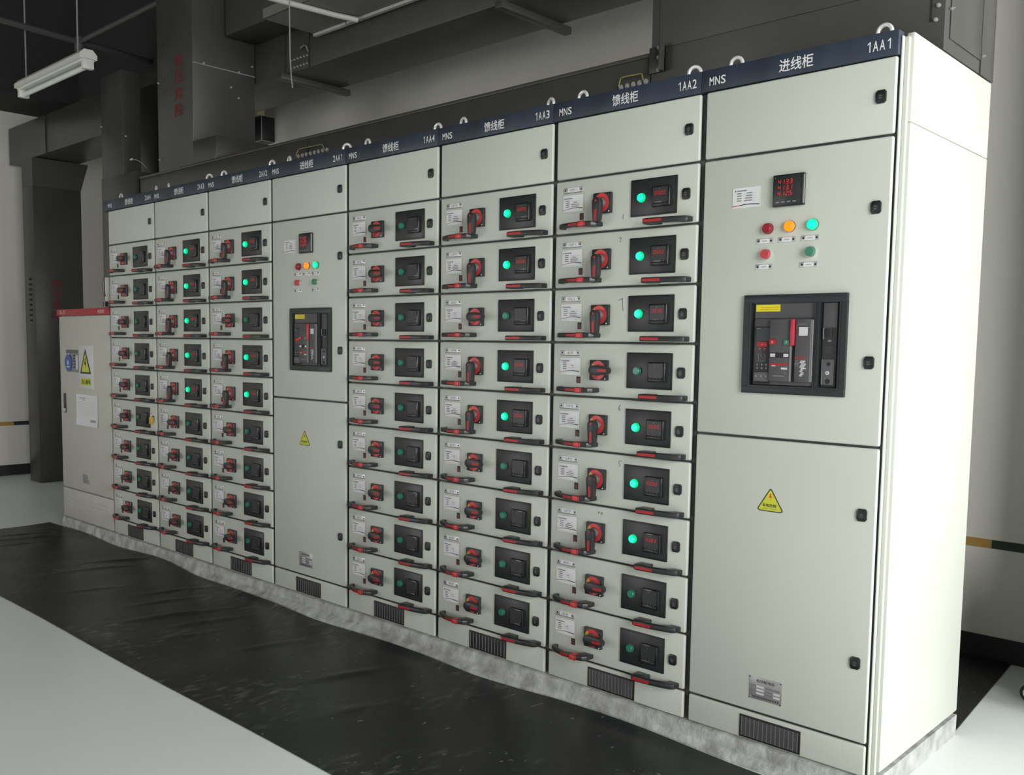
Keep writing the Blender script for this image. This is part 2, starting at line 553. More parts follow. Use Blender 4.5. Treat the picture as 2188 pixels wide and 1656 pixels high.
def me_right_handle():
    w = MB(); z0, z1 = -.0885, -.0715
    out = [(-.178, 0), (-.179, -.036), (-.173, -.050), (-.160, -.0555), (-.10, -.052), (-.055, -.044), (-.028, -.037), (-.018, -.028), (-.016, 0), (-.050, 0), (-.055, -.013), (-.080, -.028), (-.114, -.035), (-.126, -.030), (-.130, 0)]
    w.prism(out, 'z', z0, z1, 'soft_black', .003)
    w.prism([(-.166, -.0562), (-.100, -.0528), (-.100, -.047), (-.166, -.049)], 'z', z0 + .0042, z1 - .0042, 'red_plastic')
    return w.mesh('pull_handle')


def me_switch():
    w = MB()
    w.box(LX - .0378, LX + .0378, -.0125, .002, -.0348, .0348, 'soft_black', .003)
    w.cyl((LX, -.0125, 0), '-y', .0325, .0012, 'grey_plastic', 40)
    w.arc((LX, 0), .0195, .0318, -90, 132, -.0142, 'bright_red', 30)
    w.arc((LX, 0), .0195, .0318, 132, 165, -.0142, 'yellow_plastic', 8)
    w.arc((LX, 0), .0195, .0318, 195, 270, -.0142, 'red_plastic', 8)
    w.cyl((LX, -.0137, 0), '-y', .019, .006, 'grey_plastic', 32, .0165)
    w.cyl((LX + .031, -.0125, -.029), '-y', .0024, .0006, 'white_letter', 12)
    w.text('O', LX + .026, LX + .030, .022, .028, -.0129, 'mid_grey')
    return w.mesh('switch_plate')


def me_lever(on):
    """rounded lever on the switch axis: hanging down when on, pointing right when off"""
    w = MB(); n = 10; pts = []
    for k in range(n + 1):
        a = math.radians(90 + 180 * k / n - 90)
        pts.append((math.cos(a) * .0175, math.sin(a) * .0175 + 0.0))
    pts = [(math.sin(math.radians(a)) * .0168, math.cos(math.radians(a)) * .0168) for a in range(-100, 101, 20)]
    tip = [(math.sin(math.radians(a)) * .0135, -.0535 - math.cos(math.radians(a)) * .0135) for a in range(90, -91, -20)]
    o = pts + [(.0165, -.012)] + tip + [(-.0165, -.012)]
    rot = (lambda p: p) if on else (lambda p: (-p[1], p[0]))
    w.prism([(LX + rot(p)[0], rot(p)[1]) for p in o], 'y', -.024, -.0455, 'soft_black', .0025)
    w.cyl((LX, -.018, 0), '-y', .0155, .008, 'mid_grey', 24, .0165)
    s = [(-.0048, -.024), (.0048, -.024), (.0048, -.060), (-.0048, -.060)]
    w.prism([(LX + rot(p)[0], rot(p)[1]) for p in s], 'y', -.044, -.0462, 'red_plastic')
    if on:
        w.cyl((LX, -.0455, .004), '-y', .004, .0008, 'red_plastic', 14)
    return w.mesh('switch_lever')


def me_meter_panel():
    w = MB()
    w.box(-.2537, -.0752, -.005, .001, -.0565, .0625, 'black_plastic', .0015)
    w.box(-.2495, -.0794, -.0062, -.004, -.0523, .0583, 'soft_black', .0008)
    return w.mesh('meter_panel')


def me_meter():
    w = MB()
    w.box(-.162, -.094, -.018, -.004, -.0325, .0325, 'gloss_black', .0022)
    w.box(-.1575, -.1015, -.0186, -.017, -.0165, .028, 'soft_black')
    w.box(-.1575, -.1005, -.0205, -.017, -.0305, -.0205, 'soft_black', .0018)
    for k in range(4):
        w.box(-.153 + k * .0125, -.145 + k * .0125, -.0189, -.0184, -.0195, -.0178, 'grey_plastic')
    w.poly([(-.133, -.0188, .0205), (-.1295, -.0188, .0205), (-.1313, -.0188, .0245)], 'mid_grey')
    w.box(-.0985, -.0932, -.0192, -.010, -.0318, .0318, 'gloss_black', .0024, 3)
    return w.mesh('current_meter')


def me_indicator(lit):
    w = MB(); c = (-.2085, .002)
    w.cyl((c[0], -.006, c[1]), '-y', .0150, .003, 'grey_plastic' if not lit else 'green_rim_lit', 28)
    w.cyl((c[0], -.009, c[1]), '-y', .0142, .007, 'green_rim_lit' if lit else 'green_off', 28, .0128)
    w.cyl((c[0], -.016, c[1]), '-y', .0122, .0015, 'green_lit' if lit else 'green_off', 28, .0108)
    return w.mesh('indicator_lamp')


def curve_y(q):
    t = (q[0] + .547) / .09
    return (q[0], q[1] - .0018 * math.sin(math.pi * min(1, max(0, t))) - .0012 * t, q[2])


def me_card(long):
    w = MB(); bm = w.bm; x0, x1, z0, z1 = -.547, -.458, -.0155, .039
    for (a0, a1, b0, b1, y, ma) in ((x0 - .001, x1 + .004, z0 - .0045, z1 + .001, -.0008, 'clear_sleeve'), (x0, x1, z0, z1, -.0016, 'paper')):
        n = 8; i = w.mi(ma)
        for k in range(n):
            xa = a0 + (a1 - a0) * k / n; xb = a0 + (a1 - a0) * (k + 1) / n
            f = bm.faces.new([bm.verts.new(curve_y(p)) for p in ((xa, y, b0), (xb, y, b0), (xb, y, b1), (xa, y, b1))]); f.material_index = i
    def bar(xa, xb, za, zb, ma):
        n = 3; i = w.mi(ma)
        for k in range(n):
            p = xa + (xb - xa) * k / n; q = xa + (xb - xa) * (k + 1) / n
            f = bm.faces.new([bm.verts.new(curve_y(s)) for s in ((p, -.0021, za), (q, -.0021, za), (q, -.0021, zb), (p, -.0021, zb))]); f.material_index = i
    bar(-.540, -.536, .026, .0315, 'ink'); bar(-.533, -.502, .0270, .0302, 'ink')
    for k in range(4):
        z = .0195 - .0066 * k
        bar(-.533, -.516, z, z + .0026, 'ink')
        bar(-.505, -.468, z - .0012, z - .0006, 'pale_ink')
        if long and k: bar((-.498, -.508, -.506)[k - 1], (-.482, -.474, -.476)[k - 1], z, z + .0024, 'ink')
        elif k in (1, 2): bar(-.500 + .006 * k, -.486 + .001 * k, z, z + .002, 'ink')
    # printed wave along the lower edge, red running into black
    n = 12
    for k in range(n):
        def wz(t): return -.0095 + .0022 * math.sin((t - .25) * 5.0) + .002 * t
        t0, t1 = k / n, (k + 1) / n
        th = .0016 + .0016 * t0
        xa, xb = x0 + (x1 - x0) * t0, x0 + (x1 - x0) * t1
        f = bm.faces.new([bm.verts.new(curve_y(s)) for s in ((xa, -.0022, wz(t0)), (xb, -.0022, wz(t1)), (xb, -.0022, wz(t1) + th), (xa, -.0022, wz(t0) + th))])
        f.material_index = w.mi('red_ink' if k < 3 else ('ink' if k < 8 else 'dark_ink'))
    return w.mesh('label_card')


def me_nameplate(body):
    w = MB(); x0, x1, z0, z1 = -.5447, -.4594, .0470, .0660
    w.box(x0, x1, -.0018, .0005, z0, z1, 'silver_plate', .0006)
    w.box(x0 + .0005, x1 - .0005, -.003, -.001, z0, z0 + .0025, 'mid_grey')
    w.box(-.5265, -.4760, -.0026, -.0015, .0500, .0652, 'paper')
    for x in (-.5375, -.4665): w.cyl((x, -.0016, .0575), '-y', .0027, .0012, 'dark_gap', 12)
    wd_ = min(.036, .0095 * len(body) * (1.35 if ord(body[0]) > 255 else 1))
    (w.text if ord(body[0]) > 255 else w.code)(body, -.5013 - wd_ / 2, -.5013 + wd_ / 2, .0528, .0622, -.0029, 'ink')
    return w.mesh('nameplate')


def me_slot():
    w = MB()
    w.box(-.4715, -.4550, -.0012, .0006, -.0478, -.0248, 'dark_gap')
    w.box(-.4690, -.4560, -.0018, -.0008, -.0465, -.0290, 'slot_red')
    return w.mesh('viewing_slot')


def me_display(s):
    w = MB(); w.digits(s, -.150, .0045, .0072, .0115, .0108, -.0190, 'dim_digits', .10)
    return w.mesh('meter_display')


def me_pencil(ch):
    strokes = {'1': [[(-.2820, .018 - .0), (-.2865, .010), (-.2870, -.006)]], '2': [[(-.300, .066), (-.296, .0705), (-.291, .067), (-.298, .054), (-.2885, .055)]],
               '7': [[(-.297, .049), (-.279, .054)], [(-.281, .054), (-.2800, .036), (-.2775, .013)]],
               '6': [[(-.279, .0745), (-.285, .064), (-.286, .056), (-.2825, .053), (-.279, .057), (-.2835, .0625)]],
               '5': [[(-.273, .0700), (-.279, .0690), (-.2795, .0625), (-.2755, .0600), (-.276, .054), (-.280, .0525)], [(-.275, .0705), (-.270, .0690)]],
               '10': [[(-.364, .0705), (-.356, .0715)], [(-.360, .0745), (-.361, .0655)], [(-.3475, .0735), (-.352, .069), (-.350, .064), (-.345, .0655), (-.344, .071), (-.3475, .0735)]]}[ch]
    w = MB()
    if ch == '1': strokes = [[(-.2835, -.043), (-.287, -.050), (-.2865, -.060)]]
    for st in strokes:
        w.tube([(x, -.0004, z) for x, z in st], .0008, 'pencil', 5)
    return w.mesh('pencil_mark')


MESH = {'drawer': me_drawer(), 'latch': me_latch(), 'lh': me_left_handle(), 'rh': me_right_handle(), 'switch': me_switch(), 'on': me_lever(True), 'off': me_lever(False),
        'panel': me_meter_panel(), 'meter': me_meter(), 'lit': me_indicator(True), 'dark': me_indicator(False), 'card_long': me_card(True), 'card_short': me_card(False), 'slot': me_slot()}
_np, _dp = {}, {}

# ------------------------------------------------------------------ cabinets
ZB, ZT, ZK, Z1 = 0.0729, 2.0588, 0.1655, 1.8545
OFF = (0.29, -0.35, -ZB)          # children are modelled about the right door edge at floor level
GROUP = 'row of grey switchgear cabinets'


def vent(w, x0, x1, z0, z1, wide_mesh):
    w.box(x0, x1, -.003, .001, z0, z1, 'grille_black', .001)
    a0, a1, b0, b1 = x0 + .008, x1 - .008, z0 + .006, z1 - .006
    if wide_mesh:
        n, mrow = 13, 16
        for k in range(n + 1):
            x = a0 + (a1 - a0) * k / n
            w.box(x - .0012, x + .0012, -.0042, -.003, b0, b1, 'grille_bar')
        for k in range(mrow):
            z = b0 + (b1 - b0) * (k + .5) / mrow
            w.box(a0, a1, -.0036, -.003, z - .0007, z + .0007, 'grille_bar')
    else:
        n = 11
        for k in range(n + 1):
            x = a0 + (a1 - a0) * k / n
            w.box(x - .0016, x + .0016, -.0045, -.003, b0, b1, 'grille_bar')
            for q in range(9):
                z = b0 + (b1 - b0) * (q + .5) / 9
                w.box(x + .0016, x + .0085, -.0034, -.003, z - .001, z + .001, 'soft_black')


def shell(code, word, R, label):
    """carcass, header strip with its lettering, top door, kick panel and lifting eyes common to every cabinet"""
    root = thing('switchgear_cabinet', (R - OFF[0], -OFF[1], ZB), label, 'cabinet', GROUP)
    w = MB(); w.box(-.588, .0035, .030, .688, ZB, 2.112, 'cabinet_paint')
    w.box(-.5900, .0034, .0265, .031, ZB, 2.06, 'shaded_rebate')  # frame face behind the doors, gap shadow put into its dark colour
    w.build('body', root, OFF)
    w = MB(); w.box(-.5955, .0030, -.005, .034, 2.0615, 2.1255, 'navy_strip', .0015)
    h = w.build('header_strip', root, OFF)
    for body, x0, x1, z0, z1 in (('MNS', -.568, -.5125, 2.0765, 2.1015), (word, -.338, -.234, 2.0735, 2.1100), (code, -.083, -.0135, 2.0785, 2.1060)):
        w = MB(); (w.text if body == word else w.code)(body, x0, x1, z0, z1, -.0058, 'white_letter', .012); w.build('lettering', h)
    w = MB(); w.box(-DW, 0, 0, .0135, Z1 + .0035, ZT, 'cabinet_paint', .0055, 4)
    d = w.build('top_door', root, OFF)
    link('latch', MESH['latch'], d, (.004, 0, 1.9575))
    w = MB(); w.box(-DW, 0, 0, .0135, ZB + .001, ZK - .0035, 'cabinet_paint', .0055, 4)
    kp = w.build('kick_panel', root, OFF)
    w = MB(); vent(w, -.3925, -.192, .0792, .1500, code[:1] == '1' and code[-1] in '12')
    w.build('vent_grille', kp)
    return root


def eyes(root, code):
    random.seed(code)
    for dx in (-.510, -.058):
        w = MB(); n = 20; a = random.uniform(-.45, .45); c = Vector((dx, .052, 2.1425))
        w.tube([c + Vector((math.cos(a) * .0195 * math.cos(2 * math.pi * k / n), math.sin(a) * .0195 * math.cos(2 * math.pi * k / n), .0200 * math.sin(2 * math.pi * k / n))) for k in range(n)], .0058, 'eye_zinc', 10, True)
        w.cyl((dx, .052, 2.112), 'z', .006, .014, 'chrome', 12)
        w.build('lifting_eye', root, OFF)


def drawer_cabinet(code, R, names, lit, shown, label, marks={}):
    root = shell(code, '馈线柜', R, label)
    for k in range(9):
        zc = Z1 - PITCH * (k + .5)
        d = link('drawer', MESH['drawer'], root, (OFF[0], OFF[1], OFF[2] + zc))
        on = lit[k]
        nm = names[k]
        if nm not in _np: _np[nm] = me_nameplate(nm)
        link('nameplate', _np[nm], d)
        link('label_card', MESH['card_long' if on else 'card_short'], d)
        link('viewing_slot', MESH['slot'], d)
        link('switch_plate', MESH['switch'], d)
        link('switch_lever', MESH['on' if on else 'off'], d)
        link('meter_panel', MESH['panel'], d)
        link('indicator_lamp', MESH['lit' if on else 'dark'], d)
        link('current_meter', MESH['meter'], d)
        if on:
            s = shown[k]
            if s not in _dp: _dp[s] = me_display(s)
            link('meter_display', _dp[s], d)
        link('latch', MESH['latch'], d)
        link('pull_handle', MESH['lh'], d)
        link('pull_handle', MESH['rh'], d)
        if k in marks: link('pencil_mark', me_pencil(marks[k]), d)
    eyes(root, code)
    return root


def power_meter(w):
    w.box(-.3395, -.2445, -.014, .001, 1.6905, 1.7810, 'black_plastic', .002)
    w.box(-.3360, -.2520, -.0152, -.013, 1.6935, 1.7780, 'soft_black', .001)
    w.box(-.2478, -.2440, -.0150, -.004, 1.694, 1.7775, 'mid_grey', .0015)
    w.flat(-.3335, -.3295, 1.7715, 1.7735, -.0156, 'mid_grey')
    for k in range(4): w.box(-.328 + k * .0175, -.3175 + k * .0175, -.0158, -.0150, 1.7005, 1.7040, 'mid_grey')


def warning_triangle(w):
    y = -.0006
    w.poly([(-.3585, y, .7965), (-.3515, y, .7925), (-.2830, y, .7925), (-.2760, y, .7965), (-.2765, y, .8010), (-.3135, y, .8600), (-.3172, y, .8625), (-.3209, y, .8600), (-.3580, y, .8010)], 'dark_ink')
    y = -.0010
    w.poly([(-.3545, y, .7985), (-.3500, y, .7955), (-.2845, y, .7955), (-.2800, y, .7985), (-.2805, y, .8010), (-.3150, y, .8560), (-.3172, y, .8580), (-.3194, y, .8560), (-.3540, y, .8010)], 'sign_yellow')
    y = -.0014
    w.poly([(-.3175, y, .8480), (-.3135, y, .8480), (-.3165, y, .8390), (-.3115, y, .8400), (-.3165, y, .8260), (-.3150, y, .8360), (-.3215, y, .8340)], 'bright_red')
    w.text('有电危险', -.3420, -.2960, .8060, .8165, y, 'dark_ink', .02)
    w.flat(-.3440, -.3225, .8005, .8018, y, 'ink'); w.flat(-.3190, -.3160, .8005, .8018, y, 'ink'); w.flat(-.3140, -.2940, .8005, .8018, y, 'ink')


def rating_plate(w):
    w.box(-.3640, -.2560, -.0016, .0005, .2095, .2800, 'rating_metal', .0006)
    y = -.0020
    w.text('低压配电柜', -.341, -.279, .2640, .2735, y, 'dark_ink', .015)
    for r in range(3):
        z = .2540 - .0105 * r
        w.flat(-.3590, -.3420, z - .006, z, y, 'ink'); w.flat(-.3400, -.3140, z - .0065, z, y, 'tag_white')
        w.flat(-.3110, -.2860, z - .006, z, y, 'ink'); w.flat(-.2830, -.2620, z - .0065, z, y, 'tag_white' if r else 'ink')
    for k in range(12): w.flat(-.354 + k * .0076, -.349 + k * .0076, .2155, .2200, y, 'dark_ink')
    for x in (-.3610, -.2590):
        for z in (.2125, .2770): w.cyl((x, -.0014, z), '-y', .0026, .0016, 'chrome', 12)


def wide_card(w):
    x0, x1, z0, z1 = -.4775, -.3880, 1.6995, 1.7585
    w.box(x0 - .001, x1 + .002, -.0012, .0003, z0 - .001, z1 + .001, 'clear_sleeve')
    w.flat(x0, x1, z0, z1, -.0016, 'paper'); y = -.0020
    w.flat(x0 + .008, x0 + .011, 1.7475, 1.7525, y, 'dark_ink'); w.flat(x0 + .014, x0 + .047, 1.7480, 1.7512, y, 'ink')
    for k in range(4):
        z = 1.7405 - .0072 * k
        w.flat(x0 + .014, x0 + .030, z, z + .0028, y, 'ink'); w.flat(x0 + .048 - .003 * k, x0 + .066, z, z + .0026, y, 'ink'); w.flat(x0 + .036, x0 + .080, z - .0012, z - .0007, y, 'pale_ink')
    n = 10
    for k in range(n):
        t0, t1 = k / n, (k + 1) / n
        f = lambda t: 1.7055 + .0018 * math.sin((t - .3) * 5)
        w.poly([(x0 + .0895 * t0, y, f(t0)), (x0 + .0895 * t1, y, f(t1)), (x0 + .0895 * t1, y, f(t1) + .0028), (x0 + .0895 * t0, y, f(t0) + .0028)], 'red_ink' if k < 3 else 'dark_ink')


def lamp(w, x, z, kind):
    lens, rim = {'red': ('red_lamp_off', 'red_lamp_off'), 'amber': ('amber_lit', 'amber_lit'), 'green': ('green_lit', 'green_rim_lit')}[kind]
    w.cyl((x, .001, z), '-y', .0165, .005, 'grey_plastic', 28)
    w.cyl((x, -.004, z), '-y', .0158, .009, rim, 28, .0146)
    w.cyl((x, -.013, z), '-y', .0128, .0025, lens, 28, .0112)


def button(w, x, z, ma):
    w.cyl((x, .001, z), '-y', .0158, .010, 'chrome', 28)
    w.cyl((x, -.009, z), '-y', .0138, .009, ma, 28, .0132)


def small_tag(w, x, z):
    w.box(x - .027, x + .027, -.0018, .0004, z - .0075, z + .0075, 'silver_plate', .0006)
    w.box(x - .0145, x + .0145, -.0026, -.0015, z - .0065, z + .0065, 'paper')
    w.flat(x - .008, x + .008, z - .0012, z + .0012, -.0028, 'pale_ink')
    for s in (-.0205, .0205): w.cyl((x + s, -.0016, z), '-y', .0030, .0012, 'dark_gap', 12)


def circuit_breaker(root, plain_display):
    """draw-out air circuit breaker showing through its black escutcheon"""
    w = MB(); X0, X1, Z0, Z9 = -.4216, -.1018, 1.1458, 1.4375
    a, b, c, d = -.3945, -.1950, -.1790, -.1220
    zb, zt = 1.1700, 1.4115
    y0, y1, ma = -.012, .001, 'duct_frame'
    w.box(X0, X1, y0, y1, zt, Z9, ma, .002).box(X0, X1, y0, y1, Z0, zb, ma, .002)
    w.box(X0, a, y0 + .0003, y1, zb - .003, zt + .003, ma).box(b, c, y0 + .0003, y1, zb - .003, zt + .003, ma).box(d, X1, y0 + .0003, y1, zb - .003, zt + .003, ma)
    for (p, q) in ((a, b), (c, d)):   # thin raised lips round both openings
        w.box(p - .004, p, y0 - .0025, y0, zb - .004, zt + .004, 'soft_black').box(q, q + .003, y0 - .0025, y0, zb - .004, zt + .004, 'soft_black')
        w.box(p, q, y0 - .0025, y0, zb - .004, zb, 'soft_black')
    w.box(a, d, -.0005, .0, zb - .001, zt + .001, 'dark_gap')
    w.box(a + .009, b, -.006, -.0005, 1.3685, zt, 'breaker_grey')
    cb = w.build('circuit_breaker', root, OFF)
    w = MB()   # front cover
    w.box(-.3842, b, -.010, -.0005, 1.1725, 1.3675, 'breaker_grey', .002)
    w.box(-.3285, -.2610, -.022, -.008, 1.1830, 1.3650, 'breaker_grey', .003)
    w.box(-.2480, -.1975, -.022, -.008, 1.1830, 1.3650, 'breaker_grey', .003)
    w.box(-.2035, -.1965, -.0225, -.006, 1.1835, 1.3640, 'mid_grey', .002)
    w.box(-.2625, -.2605, -.0235, -.010, 1.1845, 1.2885, 'mid_grey')
    y = -.0226
    w.flat(-.3243, -.2659, 1.2307, 1.2367, y, 'red_plastic'); w.flat(-.3185, -.3057, 1.2278, 1.2306, y, 'tag_white')
    w.flat(-.2881, -.2684, 1.2191, 1.2248, y, 'tag_white'); w.arc((-.2755, 1.2084), .0018, .0030, 0, 360, y, 'mid_grey', 14); w.flat(-.3135, -.2795, 1.1985, 1.2010, y, 'mid_grey')
    w.flat(-.2470, -.2120, 1.2517, 1.2553, y, 'red_plastic')
    for k in range(5): w.flat(-.2465, -.2325, 1.2300 + k * .0036, 1.2310 + k * .0036, y, 'mid_grey')
    for k in range(11): w.flat(-.2305 + .002 * (k % 3), -.2160 + .0025 * ((k * 7) % 3) - (.006 if k < 5 else 0), 1.2010 + k * .0042, 1.2040 + k * .0042, y, 'tag_white')
    w.build('front_cover', cb)
    w = MB()   # trip unit on the left
    w.box(-.3810, -.3290, -.0135, -.008, 1.2140, 1.3440, 'soft_black', .0015)
    w.flat(-.3768, -.3303, 1.3017, 1.3401, -.0138, 'trip_screen'); w.flat(-.376, -.362, 1.3375, 1.3392, -.0140, 'mid_grey')
    w.flat(-.3720, -.3400, 1.2845, 1.2985, -.0138, 'red_lamp_off')
    w.digits(plain_display, -.3590, 1.2865, .0062, .0095, .0088, -.0141, 'red_digits')
    for x in (-.3630, -.3468): w.cyl((x, -.0135, 1.2784), '-y', .0020, .0008, 'red_digits', 10)
    for p in ([(-.372, 1.264), (-.366, 1.264), (-.366, 1.246), (-.358, 1.246)], [(-.360, 1.264), (-.356, 1.256), (-.351, 1.250), (-.351, 1.240)], [(-.350, 1.264), (-.345, 1.258), (-.345, 1.242), (-.374, 1.242)]):
        w.tube([(q[0], -.0137, q[1]) for q in p], .0005, 'mid_grey', 4)
    for k in range(3):
        for r in range(2):
            w.cyl((-.3690 + k * .0145, -.0135, 1.2315 - r * .0105), '-y', .0034, .0008, 'grey_plastic', 12)
            w.flat(-.3694 + k * .0145, -.3686 + k * .0145, 1.2295 - r * .0105, 1.2335 - r * .0105, -.0146, 'tag_white')
    w.box(-.3805, -.3290, -.0155, -.008, 1.1800, 1.2110, 'grey_plastic', .002)
    for k in range(3): w.cyl((-.3715 + k * .0165, -.0155, 1.1975), '-y', .0028, .0008, 'mid_grey', 10)
    w.box(-.3780, -.3300, -.0150, -.008, 1.1745, 1.1790, 'dark_gap')
    w.build('trip_unit', cb)
    w = MB(); w.box(-.2605, -.2500, -.030, -.008, 1.2885, 1.3645, 'breaker_red', .002); w.build('charging_handle', cb)
    w = MB(); w.box(-.2600, -.2485, -.012, -.0085, 1.1840, 1.2880, 'dark_gap'); w.build('handle_slot', cb)
    w = MB(); w.box(-.3262, -.3075, -.0262, -.021, 1.2908, 1.3062, 'red_plastic', .001); w.text('O', -.3198, -.3138, 1.2952, 1.3020, -.0264, 'tag_white', .02); w.build('push_button', cb)
    w = MB(); w.box(-.2820, -.2635, -.0262, -.021, 1.2908, 1.3055, 'green_button', .001); w.flat(-.2735, -.2720, 1.2945, 1.3020, -.0264, 'tag_white'); w.build('push_button', cb)
    w = MB(); w.box(-.3264, -.2644, -.0228, -.021, 1.2530, 1.2681, 'dark_gap'); w.flat(-.3237, -.3080, 1.2552, 1.2650, -.0230, 'tag_white'); w.flat(-.2817, -.2663, 1.2552, 1.2650, -.0230, 'tag_white'); w.build('position_window', cb)
    w = MB(); w.box(-.3827, -.3053, -.0068, -.0055, 1.3883, 1.4082, 'label_yellow')
    for k in range(2): w.flat(-.367 - .004 * k, -.310, 1.4000 - k * .0065, 1.4016 - k * .0065, -.0071, 'label_ink')
    w.build('warning_label', cb)
    w = MB(); w.flat(-.2364, -.2096, 1.3172, 1.3416, -.0228, 'tag_white'); w.flat(-.2418, -.2124, 1.3465, 1.3530, -.0228, 'grey_plastic'); w.build('sticker', cb)
    w = MB()   # racking unit in the right opening
    w.box(-.1722, -.1310, -.006, -.0005, 1.3400, 1.4105, 'breaker_grey', .001)
    w.box(-.1722, -.1310, -.0045, -.0005, 1.1740, 1.3400, 'soft_black')
    w.box(-.1680, -.1462, -.009, -.003, 1.3105, 1.3390, 'dark_gap', .001); w.box(-.1700, -.1676, -.010, -.003, 1.3085, 1.3400, 'mid_grey')
    w.flat(-.1568, -.1470, 1.3010, 1.3060, -.0049, 'mid_grey')
    for k in range(4): w.flat(-.162, -.1430 - .003 * (k % 2), 1.2690 + .0052 * k, 1.2700 + .0052 * k, -.0049, 'grey_plastic')
    w.box(-.1697, -.1345, -.008, -.003, 1.1786, 1.2514, 'grey_plastic', .001); w.box(-.1705, -.1690, -.0095, -.003, 1.1790, 1.2510, 'mid_grey')
    w.cyl((-.1505, -.008, 1.2380), '-y', .0055, .0008, 'dark_gap', 16); w.cyl((-.1530, -.008, 1.2127), '-y', .0055, .002, 'tag_white', 16); w.cyl((-.1530, -.010, 1.2127), '-y', .002, .0006, 'grey_plastic', 10)
    w.cyl((-.1520, -.008, 1.1890), '-y', .0070, .0008, 'dark_gap', 16)
    w.build('racking_unit', cb)


mat('duct_frame', (0.019, 0.024, 0.026), 0.42)
mat('breaker_grey', (0.080, 0.078, 0.084), 0.5)
mat('trip_screen', (0.026, 0.036, 0.038), 0.35)
mat('breaker_red', (0.45, 0.035, 0.06), 0.35)
mat('label_ink', (0.45, 0.30, 0.01), 0.6)


def incomer_cabinet(code, R, label, rows):
    root = shell(code, '进线柜', R, label)
    zm = 1.0110
    w = MB(); w.box(-DW, 0, 0, .0135, zm + .0035, Z1 - .0035, 'cabinet_paint', .0055, 4)
    d = w.build('meter_door', root, OFF)
    w = MB(); power_meter(w); w.build('power_meter', d)
    w = MB()
    for k, s in enumerate(rows): w.digits(s, -.3235, 1.7535 - k * .0165, .0078, .0125, .0122, -.0156, 'red_digits', .14)
    w.build('meter_display', d)
    w = MB(); wide_card(w); w.build('label_card', d)
    for x, z, k in ((-.3555, 1.6310, 'red'), (-.2870, 1.6325, 'amber'), (-.2165, 1.6325, 'green')):
        w = MB(); lamp(w, x, z, k); w.build('indicator_lamp', d)
    for x, z, k in ((-.3575, 1.5562, 'red_button'), (-.2185, 1.5562, 'green_button')):
        w = MB(); button(w, x, z, k); w.build('push_button', d)
    for x, z in ((-.3657, 1.5957), (-.2953, 1.5959), (-.2243, 1.5959), (-.3658, 1.5202), (-.2254, 1.5206)):
        w = MB(); small_tag(w, x, z); w.build('name_tag', d)
    for z in (1.6650, 1.2440): link('latch', MESH['latch'], d, (.004, 0, z))
    circuit_breaker(root, '41' if code[0] == '1' else '36')
    w = MB(); w.box(-DW, 0, 0, .0135, ZK + .0035, zm - .0035, 'cabinet_paint', .0055, 4)
    d = w.build('lower_door', root, OFF)
    w = MB(); warning_triangle(w); w.build('warning_sticker', d)
    w = MB(); rating_plate(w); w.build('rating_plate', d)
    for z in (.8200, .3970): link('latch', MESH['latch'], d, (.004, 0, z))
    eyes(root, code)
    return root


SP = '备用'
drawer_cabinet('2AA4', -4.2, [SP] * 9, [0] * 9, [None] * 9, 'pale grey drawer cabinet headed 2AA4, far left end, beside the red-topped cabinet')
drawer_cabinet('2AA3', -3.6, ['2AP1', '2AP2', '2AP3', '2AP4', '2AP5', SP, SP, SP, SP], [1, 1, 1, 1, 1, 0, 0, 0, 0], ['0000'] * 9, 'pale grey drawer cabinet headed 2AA3 with five green lamps lit')
drawer_cabinet('2AA2', -3.0, ['2AP6', '2AP7', SP, '2AL2', '2AP8', SP, SP, SP, SP], [1, 1, 0, 1, 1, 0, 0, 0, 0], ['0000'] * 9, 'pale grey drawer cabinet headed 2AA2, left neighbour of the far breaker cabinet')
incomer_cabinet('2AA1', -2.4, 'pale grey breaker cabinet headed 2AA1 in the middle of the row', ('413.2', '413.0', '412.4'))
drawer_cabinet('1AA4', -1.8, [SP] * 9, [0] * 9, [None] * 9, 'pale grey drawer cabinet headed 1AA4, all lamps dark, right of the middle breaker cabinet')
drawer_cabinet('1AA3', -1.2, ['1AP5', '1AP7', SP, '1AP8', '1AP9', SP, SP, SP, SP], [1, 1, 0, 1, 1, 0, 0, 0, 0], ['0000', '0000', None, '0000', '0000'] + [None] * 4, 'pale grey drawer cabinet headed 1AA3, next to the one with pencilled numbers')
drawer_cabinet('1AA2', -.6, ['1APPY1', '1AP1', '1AL2', SP, '1AP3', '1AP2', '1AP1F', SP, SP], [1, 1, 1, 0, 1, 1, 1, 0, 0], ['0000', '0002', '0030', None, '0000', '0000', '0383', None, None],
               'pale grey drawer cabinet headed 1AA2 with numbers pencilled on its drawers', {0: '1', 1: '2', 2: '7', 4: '6', 5: '5', 6: '10'})
near = incomer_cabinet('1AA1', 0.0, 'pale grey breaker cabinet headed 1AA1 at the near right end, bright side panel showing', ('413.3', '413.1', '412.5'))
w = MB()
w.box(.0085, .0290, .038, .689, .0840, 1.8890, 'cabinet_paint', .003)
w.box(.0085, .0290, .038, .689, 1.8905, 2.1235, 'cabinet_paint', .003)
w.box(.0045, .0085, .012, .060, .0735, 2.112, 'cabinet_paint', .001)
w.box(.0085, .0200, .026, .042, .0735, 2.112, 'cabinet_paint', .002)
w.build('side_panel', near, OFF)
far = bpy.data.objects['switchgear_cabinet']
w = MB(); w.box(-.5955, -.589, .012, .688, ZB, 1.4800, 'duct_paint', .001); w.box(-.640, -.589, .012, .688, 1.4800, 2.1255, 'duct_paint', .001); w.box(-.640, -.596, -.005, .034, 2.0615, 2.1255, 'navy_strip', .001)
w.build('side_panel', far, OFF)

